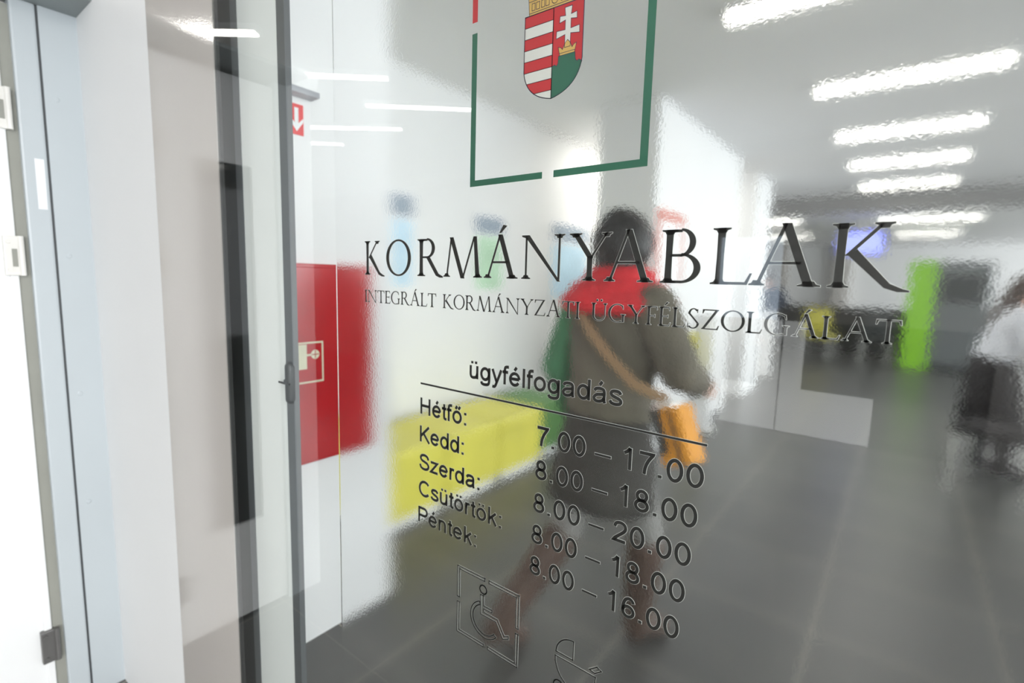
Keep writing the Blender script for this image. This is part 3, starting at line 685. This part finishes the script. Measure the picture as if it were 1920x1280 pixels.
# ================================================================== SEATING
def seat_cube(loc, ly, mseat, label, group, lx=.52):
    x0, y0_ = loc
    t_ = thing('bench_seat', label, 'seat', (x0 + lx / 2, y0_ + ly / 2, 0), group)
    obj('seat_cushion', B(x0, x0 + lx, y0_ + .006, y0_ + ly - .006, .31, .44, .018), mseat, t_, False)
    obj('seat_base', B(x0 + .004, x0 + lx - .004, y0_ + .008, y0_ + ly - .008, .055, .312, .008), mseat, t_)
    obj('seat_plinth', B(x0 + .02, x0 + lx - .022, y0_ + .012, y0_ + ly - .012, 0, .056), SIGNWHITE, t_)
    for a in (x0 + .006, x0 + lx - .010):
        for b in (y0_ + .03, y0_ + ly - .03):
            bm = bmesh.new(); cyl(bm, (a, b, 0), (a, b, .06), .008, .008); obj('leg', bm, CHROME, t_)
    return t_
grp = 'yellow bench seats along the lobby wall'
seat_cube((-2.60, 1.575), .51, YELLOW, 'yellow bench seat half hidden by the pier, nearest in the row', grp)
seat_cube((-2.60, 2.085), .51, YELLOW, 'middle yellow bench seat of the row along the white wall', grp)
seat_cube((-2.60, 2.595), .51, YELLOW, 'yellow bench seat at the far end of the row beside the walking woman', grp)
seat_cube((-2.60, 3.13), .46, LEAFGREEN, 'dark green bench seat after the yellow ones', 'green bench seats', .46)

# ================================================================== POSTERS AND SCREENS
def poster(y0, y1, z0, z1, m1, m2, label, x=-2.70):
    t_ = thing('poster', label, 'poster', (x, (y0 + y1) / 2, z0), 'posters on the lobby wall')
    obj('poster_frame', B(x, x + .012, y0, y1, z0, z1, .002), SIGNWHITE, t_)
    h = (z1 - z0)
    obj('poster_header', B(x + .012, x + .014, y0 + .02, y1 - .02, z1 - h * .24, z1 - .02), m2, t_)
    obj('poster_sheet', B(x + .012, x + .0138, y0 + .03, y1 - .03, z0 + .03, z1 - h * .28), m1, t_)
poster(2.14, 2.36, 1.30, 1.95, P_BLUE, P_GREY, 'pale blue poster on the white wall above the nearest yellow seat')
poster(2.96, 3.34, 1.28, 1.90, P_GREEN, P_GREY, 'pale green poster with slate header left of the walking woman')
poster(4.05, 4.75, 1.20, 1.95, P_BLUE, P_GREY, 'pale blue poster beside the walking woman\'s head')
t_ = thing('poster', 'white notice in a salmon red frame on the column right of the woman\'s head', 'poster', (-1.53, 4.0, 1.55))
bm = bmesh.new()
for b in ((3.72, 4.28, 1.88, 1.95), (3.72, 3.77, 1.40, 1.88), (4.23, 4.28, 1.40, 1.88)): box(bm, -1.53, -1.515, *b)
obj('poster_frame', bm, PINKISH, t_); obj('poster_sheet', B(-1.53, -1.518, 3.77, 4.23, 1.40, 1.88), SIGNWHITE, t_)
t_ = thing('notice_panel', 'small yellow panel on the white column beside the woman\'s right arm', 'panel', (-1.53, 4.6, .47))
obj('panel_frame', B(-1.53, -1.520, 4.44, 4.86, .45, .97, .002), SIGNWHITE, t_); obj('panel_sheet', B(-1.520, -1.516, 4.46, 4.84, .47, .95), YELLOW, t_)
t_ = thing('wall_monitor', 'small blue glowing screen hung from the rear ceiling', 'screen', (-.65, 10, 2.4))
obj('monitor_case', B(-.97, -.33, 10.0, 10.06, 1.92, 2.32, .008), KIOSKDARK, t_); obj('monitor_screen', B(-.94, -.36, 9.994, 10.0, 1.95, 2.29), SCREEN, t_)
bm = bmesh.new(); cyl(bm, (-.65, 10.03, 2.3), (-.65, 10.03, 2.5), .02); obj('monitor_bracket', bm, CHROME, t_)

# ================================================================== LOBBY FURNITURE FAR BACK
k = thing('ticket_kiosk', 'tall grey kiosk with a lime green side panel', 'kiosk', (.6, 11.6, 0))
obj('side_panel', B(.03, .40, 11.4, 11.95, 0, 1.90, .006), LIME, k)
obj('kiosk_body', B(.40, 1.12, 11.42, 11.95, 0, 1.88, .006), KIOSKGREY, k)
obj('kiosk_screen', B(.50, 1.02, 11.40, 11.42, 1.2, 1.65), KIOSKDARK, k); obj('kiosk_plinth', B(.40, 1.12, 11.40, 11.42, 0.0, .12), KIOSKDARK, k)
c_ = thing('service_counter', 'long dark service counter in front of the far wall', 'counter', (-1, 13, 0))
obj('counter_top', B(-3.0, 0.9, 12.9, 13.7, .92, .97, .004), COUNTERDARK, c_); obj('counter_front', B(-2.95, .85, 13.0, 13.04, 0, .92), COUNTERDARK, c_)
obj('counter_side', B(-2.95, -2.90, 13.04, 13.65, 0, .92), COUNTERDARK, c_); obj('counter_side', B(.80, .85, 13.04, 13.65, 0, .92), COUNTERDARK, c_)
def chair(x, y, rot, mseat, label, group, nm='lobby_chair'):
    t_ = thing(nm, label, 'chair', (x, y, 0), group)
    M = Matrix.Translation((x, y, 0)) @ Matrix.Rotation(rot, 4, 'Z')
    bm = B(-.23, .23, -.22, .23, .42, .48, .02); bm.transform(M); obj('seat', bm, mseat, t_)
    bm = B(-.22, .22, .20, .25, .55, .98, .02); bm.transform(M); obj('backrest', bm, mseat, t_)
    for a in (-.2, .2):
        for b in (-.19, .2):
            bm = bmesh.new(); cyl(bm, (a * 1.08, b * 1.08, 0), (a, b, .425), .012)
            if b > 0: cyl(bm, (a, b, .42), (a, .23, .92), .012)
            bm.transform(M); obj('leg', bm, CHROME, t_)
chair(-1.25, 11.6, 2.9, YELLOW, 'yellow chair with steel legs in front of the dark counter', 'chairs at the counter')
chair(-2.35, 11.7, 3.3, KIOSKDARK, 'dark chair left of the yellow one at the counter', 'chairs at the counter')
chair(-.35, 11.7, 3.1, KIOSKDARK, 'dark chair between the yellow one and the lime green kiosk', 'chairs at the counter')
chair(.62, 4.75, -1.9, BLACKCLOTH, 'black chair with bright steel legs beside the woman in a white blouse', 'chair beside the woman')
chair(1.15, 5.35, -1.2, YELLOW, 'yellow chair at the right edge behind the woman in a white blouse', 'yellow chair at the right edge')
t_ = thing('panel_screen', 'slim white floor-standing panel in front of the white columns', 'panel', (-1.44, 4.86, 0))
obj('panel_board', B(-1.50, -1.36, 4.80, 4.92, .02, 1.12, .01), SIGNWHITE, t_); obj('panel_foot', B(-1.54, -1.32, 4.74, 4.98, 0, .02), CHROME, t_)
t_ = thing('panel_screen', 'white floor-standing panel further back beside the person in dark clothes', 'panel', (-1.62, 8.6, 0))
obj('panel_board', B(-1.72, -1.56, 8.55, 8.64, .02, 1.0, .01), SIGNWHITE, t_); obj('panel_foot', B(-1.76, -1.52, 8.49, 8.70, 0, .02), CHROME, t_)

# ================================================================== PEOPLE
def hand(bm, w_, dirv, side):
    # palm plus five slightly curled fingers of different lengths; w_ = wrist, dirv = along the hand, side = thumb side
    w_ = Vector(w_); d = Vector(dirv).normalized(); s = Vector(side).normalized(); s = (s - d * s.dot(d)).normalized(); n_ = d.cross(s)
    ellip(bm, w_ + d * .045, .040, .016, .048, Matrix((s, n_, d)).transposed(), 12)
    for i, (o_, l_) in enumerate(((.028, .066), (.010, .076), (-.009, .070), (-.027, .054))):
        b = w_ + d * .082 + s * o_; m1 = b + (d * .55 + n_ * .10) * l_; e = m1 + (d * .45 + n_ * .22) * l_
        capsule(bm, b, m1, .0088, .0080, 8, 3); capsule(bm, m1, e, .0080, .0068, 8, 3)
    b = w_ + d * .025 + s * .034; m1 = b + (d * .6 + s * .55) * .042; e = m1 + (d * .85 + s * .1 + n_ * .2) * .032
    capsule(bm, b, m1, .0105, .0092, 8, 3); capsule(bm, m1, e, .0092, .0075, 8, 3)
def person(name, label, loc, yaw, J, H, parts, hair):
    t_ = thing(name, label, 'person', (loc[0], loc[1], 0))
    M = Matrix.Translation((loc[0], loc[1], 0)) @ Matrix.Rotation(yaw, 4, 'Z')
    bm = bmesh.new(); V_ = {k_: Vector(v) for k_, v in J.items()}
    capsule(bm, V_['pelvis'], V_['chest'], .125, .125); ellip(bm, V_['chest'], .155, .105, .16); ellip(bm, V_['pelvis'], .155, .115, .12)
    capsule(bm, V_['chest'] + Vector((0, 0, .12)), V_['neck'], .07, .052); capsule(bm, V_['neck'], V_['head'] + Vector((0, -.01, -.05)), .052, .055)
    hd = V_['head']
    ellip(bm, hd, .075, .094, .112); ellip(bm, hd + Vector((0, .022, -.045)), .056, .062, .062)
    ellip(bm, hd + Vector((0, .096, -.022)), .012, .020, .022, None, 10)
    for s_ in (-1, 1):
        ellip(bm, hd + Vector((s_ * .076, -.006, -.012)), .010, .020, .030, None, 10)
    for s_ in ('l', 'r'):
        capsule(bm, V_['sh' + s_], V_['el' + s_], .050, .040); capsule(bm, V_['el' + s_], V_['wr' + s_], .040, .027)
        hand(bm, V_['wr' + s_], V_['wr' + s_] - V_['el' + s_], J.get('thumb' + s_, (0, 1, 0)))
        capsule(bm, V_['hip' + s_], V_['kn' + s_], .082, .056); capsule(bm, V_['kn' + s_], V_['an' + s_], .054, .036)
        capsule(bm, V_['an' + s_], V_['to' + s_], .038, .030)
    bm.transform(M); body = obj('body', bm, SKIN, t_, True); remesh(body, .0075, 3)
    for s_ in (-1, 1):
        bm = bmesh.new(); ellip(bm, hd + Vector((s_ * .031, .086, .004)), .012, .006, .007, None, 10)
        bm.transform(M); obj('eye', bm, VINYL, t_, True)
    bm = bmesh.new(); ellip(bm, hd + Vector((0, .082, -.066)), .022, .006, .006, None, 10); bm.transform(M); obj('mouth', bm, PINKISH, t_, True)
    for nm, fn, m, vox in parts:
        bm = fn(V_); bm.transform(M); o = obj(nm, bm, m, t_, True)
        if vox: remesh(o, vox, 4)
    bm = hair(V_); bm.transform(M); o = obj('hair', bm, hair.m, t_, True); remesh(o, .009, 3)
    return t_, M

# --- the woman walking away behind the lettering
J1 = dict(pelvis=(0, 0, .88), chest=(0, .02, 1.20), neck=(0, .02, 1.385), head=(0, .045, 1.51),
          shl=(-.175, .01, 1.32), ell=(-.258, -.03, 1.07), wrl=(-.250, .05, .87), thumbl=(.3, 1, 0),
          shr=(.175, .01, 1.32), elr=(.275, .03, 1.13), wrr=(.20, .22, 1.06), thumbr=(-.3, 0, 1),
          hipl=(-.08, 0, .86), knl=(-.125, -.06, .47), anl=(-.19, -.32, .115), tol=(-.195, -.215, .032),
          hipr=(.08, 0, .86), knr=(.06, .17, .47), anr=(.035, .17, .085), tor=(.045, .30, .035))
def coat1(V):
    bm = bmesh.new()
    loft(bm, [((0, .0, .94), .185, .135, 0), ((0, .005, 1.05), .165, .125, 0), ((0, .015, 1.18), .185, .135, 0), ((0, .015, 1.29), .195, .13, 0), ((0, .015, 1.345), .15, .10, 0), ((0, .02, 1.385), .085, .075, 0)])
    return bm
def sleeve1(s_):
    def fn(V):
        bm = bmesh.new(); capsule(bm, V['sh' + s_], V['el' + s_], .078, .066); capsule(bm, V['el' + s_], V['el' + s_].lerp(V['wr' + s_], .93), .066, .052); return bm
    return fn
def skirt1(V):
    bm = bmesh.new(); loft(bm, [((-.005, -.02, .635), .215, .175, 0), ((-.004, -.015, .70), .205, .165, 0), ((0, -.005, .82), .190, .150, 0), ((0, 0, .96), .158, .125, 0)]); return bm
def scarf1(V):
    bm = bmesh.new(); n_ = V['neck']
    for k_ in range(16):
        a, b = 2 * PI * k_ / 16, 2 * PI * (k_ + 1) / 16
        for r_, z_, t__ in ((.085, .025, .042), (.130, -.025, .046), (.172, -.060, .036)):
            capsule(bm, n_ + Vector((r_ * 1.1 * math.cos(a), r_ * .9 * math.sin(a), z_)), n_ + Vector((r_ * 1.1 * math.cos(b), r_ * .9 * math.sin(b), z_)), t__, t__, 8, 2)
    return bm
def legs1(s_):
    def fn(V):
        bm = bmesh.new(); capsule(bm, V['hip' + s_], V['kn' + s_], .088, .062); capsule(bm, V['kn' + s_], V['kn' + s_].lerp(V['an' + s_], .4), .062, .055); return bm
    return fn
def boot1(s_):
    def fn(V):
        bm = bmesh.new(); k_, a, t__ = V['kn' + s_], V['an' + s_], V['to' + s_]
        capsule(bm, k_.lerp(a, .12), k_.lerp(a, .5), .070, .064); capsule(bm, k_.lerp(a, .5), a, .064, .050); capsule(bm, a, t__, .048, .038)
        capsule(bm, a, a + (a - k_).normalized() * .045, .042, .036); return bm
    return fn
def hair1(V):
    bm = bmesh.new(); h_ = V['head']
    ellip(bm, h_ + Vector((0, -.018, .022)), .110, .108, .115); ellip(bm, h_ + Vector((0, -.045, -.055)), .085, .070, .085)
    rnd = random.Random(2)
    for k_ in range(46):
        a, e = rnd.uniform(PI * .95, PI * 2.05), rnd.uniform(-.7, 1.3)
        c = h_ + Vector((.094 * math.cos(a) * math.cos(e), -.02 + .098 * math.sin(a) * math.cos(e), .022 + .104 * math.sin(e)))
        ellip(bm, c, .018, .018, .018, None, 8)
    return bm
hair1.m = HAIRB
W1, M1 = person('person', 'woman in a red scarf and dark skirt walking away behind the lettering', (-.795, 1.60), math.radians(-20), J1, 1.62,
    [('coat', coat1, COAT, .009), ('coat_sleeve', sleeve1('l'), SLEEVEG, .009), ('coat_sleeve', sleeve1('r'), COAT, .009), ('skirt', skirt1, SKIRTM, 0), ('scarf', scarf1, SCARF, .010),
     ('tights', legs1('l'), TIGHTS, .009), ('tights', legs1('r'), TIGHTS, .009), ('boot', boot1('l'), BOOT, .009), ('boot', boot1('r'), BOOT, .009)], hair1)
# her bag
sb = thing('shoulder_bag', 'orange and black shoulder bag on a tan strap at the walking woman\'s right hip', 'bag', (-.56, 1.52, .82))
bm = bmesh.new()
pts = [(-.12, .06, 1.41), (-.134, -.06, 1.372), (-.05, -.125, 1.32), (.06, -.150, 1.235), (.16, -.155, 1.165), (.25, -.14, 1.10), (.33, -.09, 1.065)]
for a, b in zip(pts, pts[1:]):
    a, b = Vector(a), Vector(b); d = (b - a).normalized(); n_ = Vector((0, -1, .1)).normalized(); s_ = d.cross(n_).normalized() * .015
    o_ = n_ * .004
    vs = [bm.verts.new(p) for p in (a - s_ - o_, b - s_ - o_, b + s_ - o_, a + s_ - o_, a - s_ + o_, b - s_ + o_, b + s_ + o_, a + s_ + o_)]
    for f_ in ((0, 1, 2, 3), (7, 6, 5, 4), (0, 4, 5, 1), (1, 5, 6, 2), (2, 6, 7, 3), (3, 7, 4, 0)): bm.faces.new([vs[i] for i in f_])
bm.transform(M1); obj('strap', bm, STRAPM, sb)
MB_ = M1 @ Matrix.Translation((.375, -.09, .985)) @ Matrix.Rotation(math.radians(-22), 4, 'Y')
def bagpart(nm, m, *b, bev=.008):
    bm = B(*b, bev); bm.transform(MB_); return obj(nm, bm, m, sb)
bagpart('bag_body', BAGO, -.05, .05, -.035, .035, -.095, .07, bev=.012)
bagpart('bag_flap', KIOSKDARK, -.052, -.012, -.038, .038, -.06, .075); bagpart('bag_band', KIOSKDARK, .012, .024, -.0365, .0365, -.09, .06, bev=.002)
bm = bmesh.new(); cyl(bm, (-.02, -.04, .075), (-.02, .04, .075), .012); bm.transform(MB_); obj('bag_ring', bm, CHROME, sb)

# --- woman with long brown hair at the right edge, facing right
J2 = dict(pelvis=(0, -.03, .84), chest=(0, .05, 1.13), neck=(0, .09, 1.31), head=(0, .13, 1.42),
          shl=(-.165, .06, 1.24), ell=(-.20, .12, 1.00), wrl=(-.16, .30, .93), thumbl=(.5, 0, 1),
          shr=(.165, .06, 1.24), elr=(.20, .12, 1.00), wrr=(.16, .30, .93), thumbr=(-.5, 0, 1),
          hipl=(-.08, -.03, .82), knl=(-.08, .02, .44), anl=(-.08, -.04, .085), tol=(-.08, .09, .035),
          hipr=(.08, -.03, .82), knr=(.08, .08, .44), anr=(.08, .08, .085), tor=(.08, .21, .035))
def blouse2(V):
    bm = bmesh.new(); loft(bm, [((0, -.02, .90), .17, .13, 0), ((0, .02, 1.05), .155, .12, 0), ((0, .05, 1.18), .18, .125, 0), ((0, .06, 1.26), .14, .09, 0), ((0, .07, 1.30), .07, .06, 0)])
    for s_ in 'lr':
        capsule(bm, V['sh' + s_], V['el' + s_], .066, .056); capsule(bm, V['el' + s_], V['el' + s_].lerp(V['wr' + s_], .85), .056, .042)
    return bm
def skirt2(V):
    bm = bmesh.new(); loft(bm, [((0, .01, .40), .20, .20, 0), ((0, .0, .60), .195, .185, 0), ((0, -.02, .80), .185, .16, 0), ((0, -.02, .93), .16, .125, 0)]); return bm
def hair2(V):
    bm = bmesh.new(); h_ = V['head']
    ellip(bm, h_ + Vector((0, -.02, .022)), .092, .100, .108)
    capsule(bm, h_ + Vector((0, -.06, .0)), h_ + Vector((0, -.15, -.22)), .078, .070); capsule(bm, h_ + Vector((0, -.15, -.22)), h_ + Vector((0, -.19, -.36)), .070, .040)
    return bm
hair2.m = HAIRBR
person('person', 'woman with long brown hair, white blouse and black skirt at the right edge', (.60, 5.25), math.radians(-80), J2, 1.53,
    [('blouse', blouse2, BLOUSE, .009), ('skirt', skirt2, BLACKCLOTH, 0), ('boot', boot1('l'), BLACKCLOTH, .01), ('boot', boot1('r'), BLACKCLOTH, .01)], hair2)
# --- dark-clad person far back
J3 = dict(J1); J3.update(anl=(-.10, -.06, .085), tol=(-.10, .06, .035), knl=(-.10, -.01, .46), anr=(.10, .0, .085), tor=(.10, .12, .035), knr=(.09, .04, .46))
def coat3(V):
    bm = coat1(V); loft(bm, [((0, 0, .60), .19, .15, 0), ((0, 0, .96), .18, .13, 0)]); return bm
def hair3(V):
    bm = bmesh.new(); ellip(bm, V['head'] + Vector((0, -.02, .025)), .088, .098, .10); return bm
hair3.m = HAIRBR
person('person', 'distant person in a dark navy coat standing past the white columns', (-1.74, 8.9), math.radians(30), J3, 1.62,
    [('coat', coat3, NAVY, .012), ('coat_sleeve', sleeve1('l'), NAVY, .012), ('coat_sleeve', sleeve1('r'), NAVY, .012), ('boot', boot1('l'), BLACKCLOTH, .012), ('boot', boot1('r'), BLACKCLOTH, .012)], hair3)

for o in bpy.data.objects:
    if '_o' in o: del o['_o']
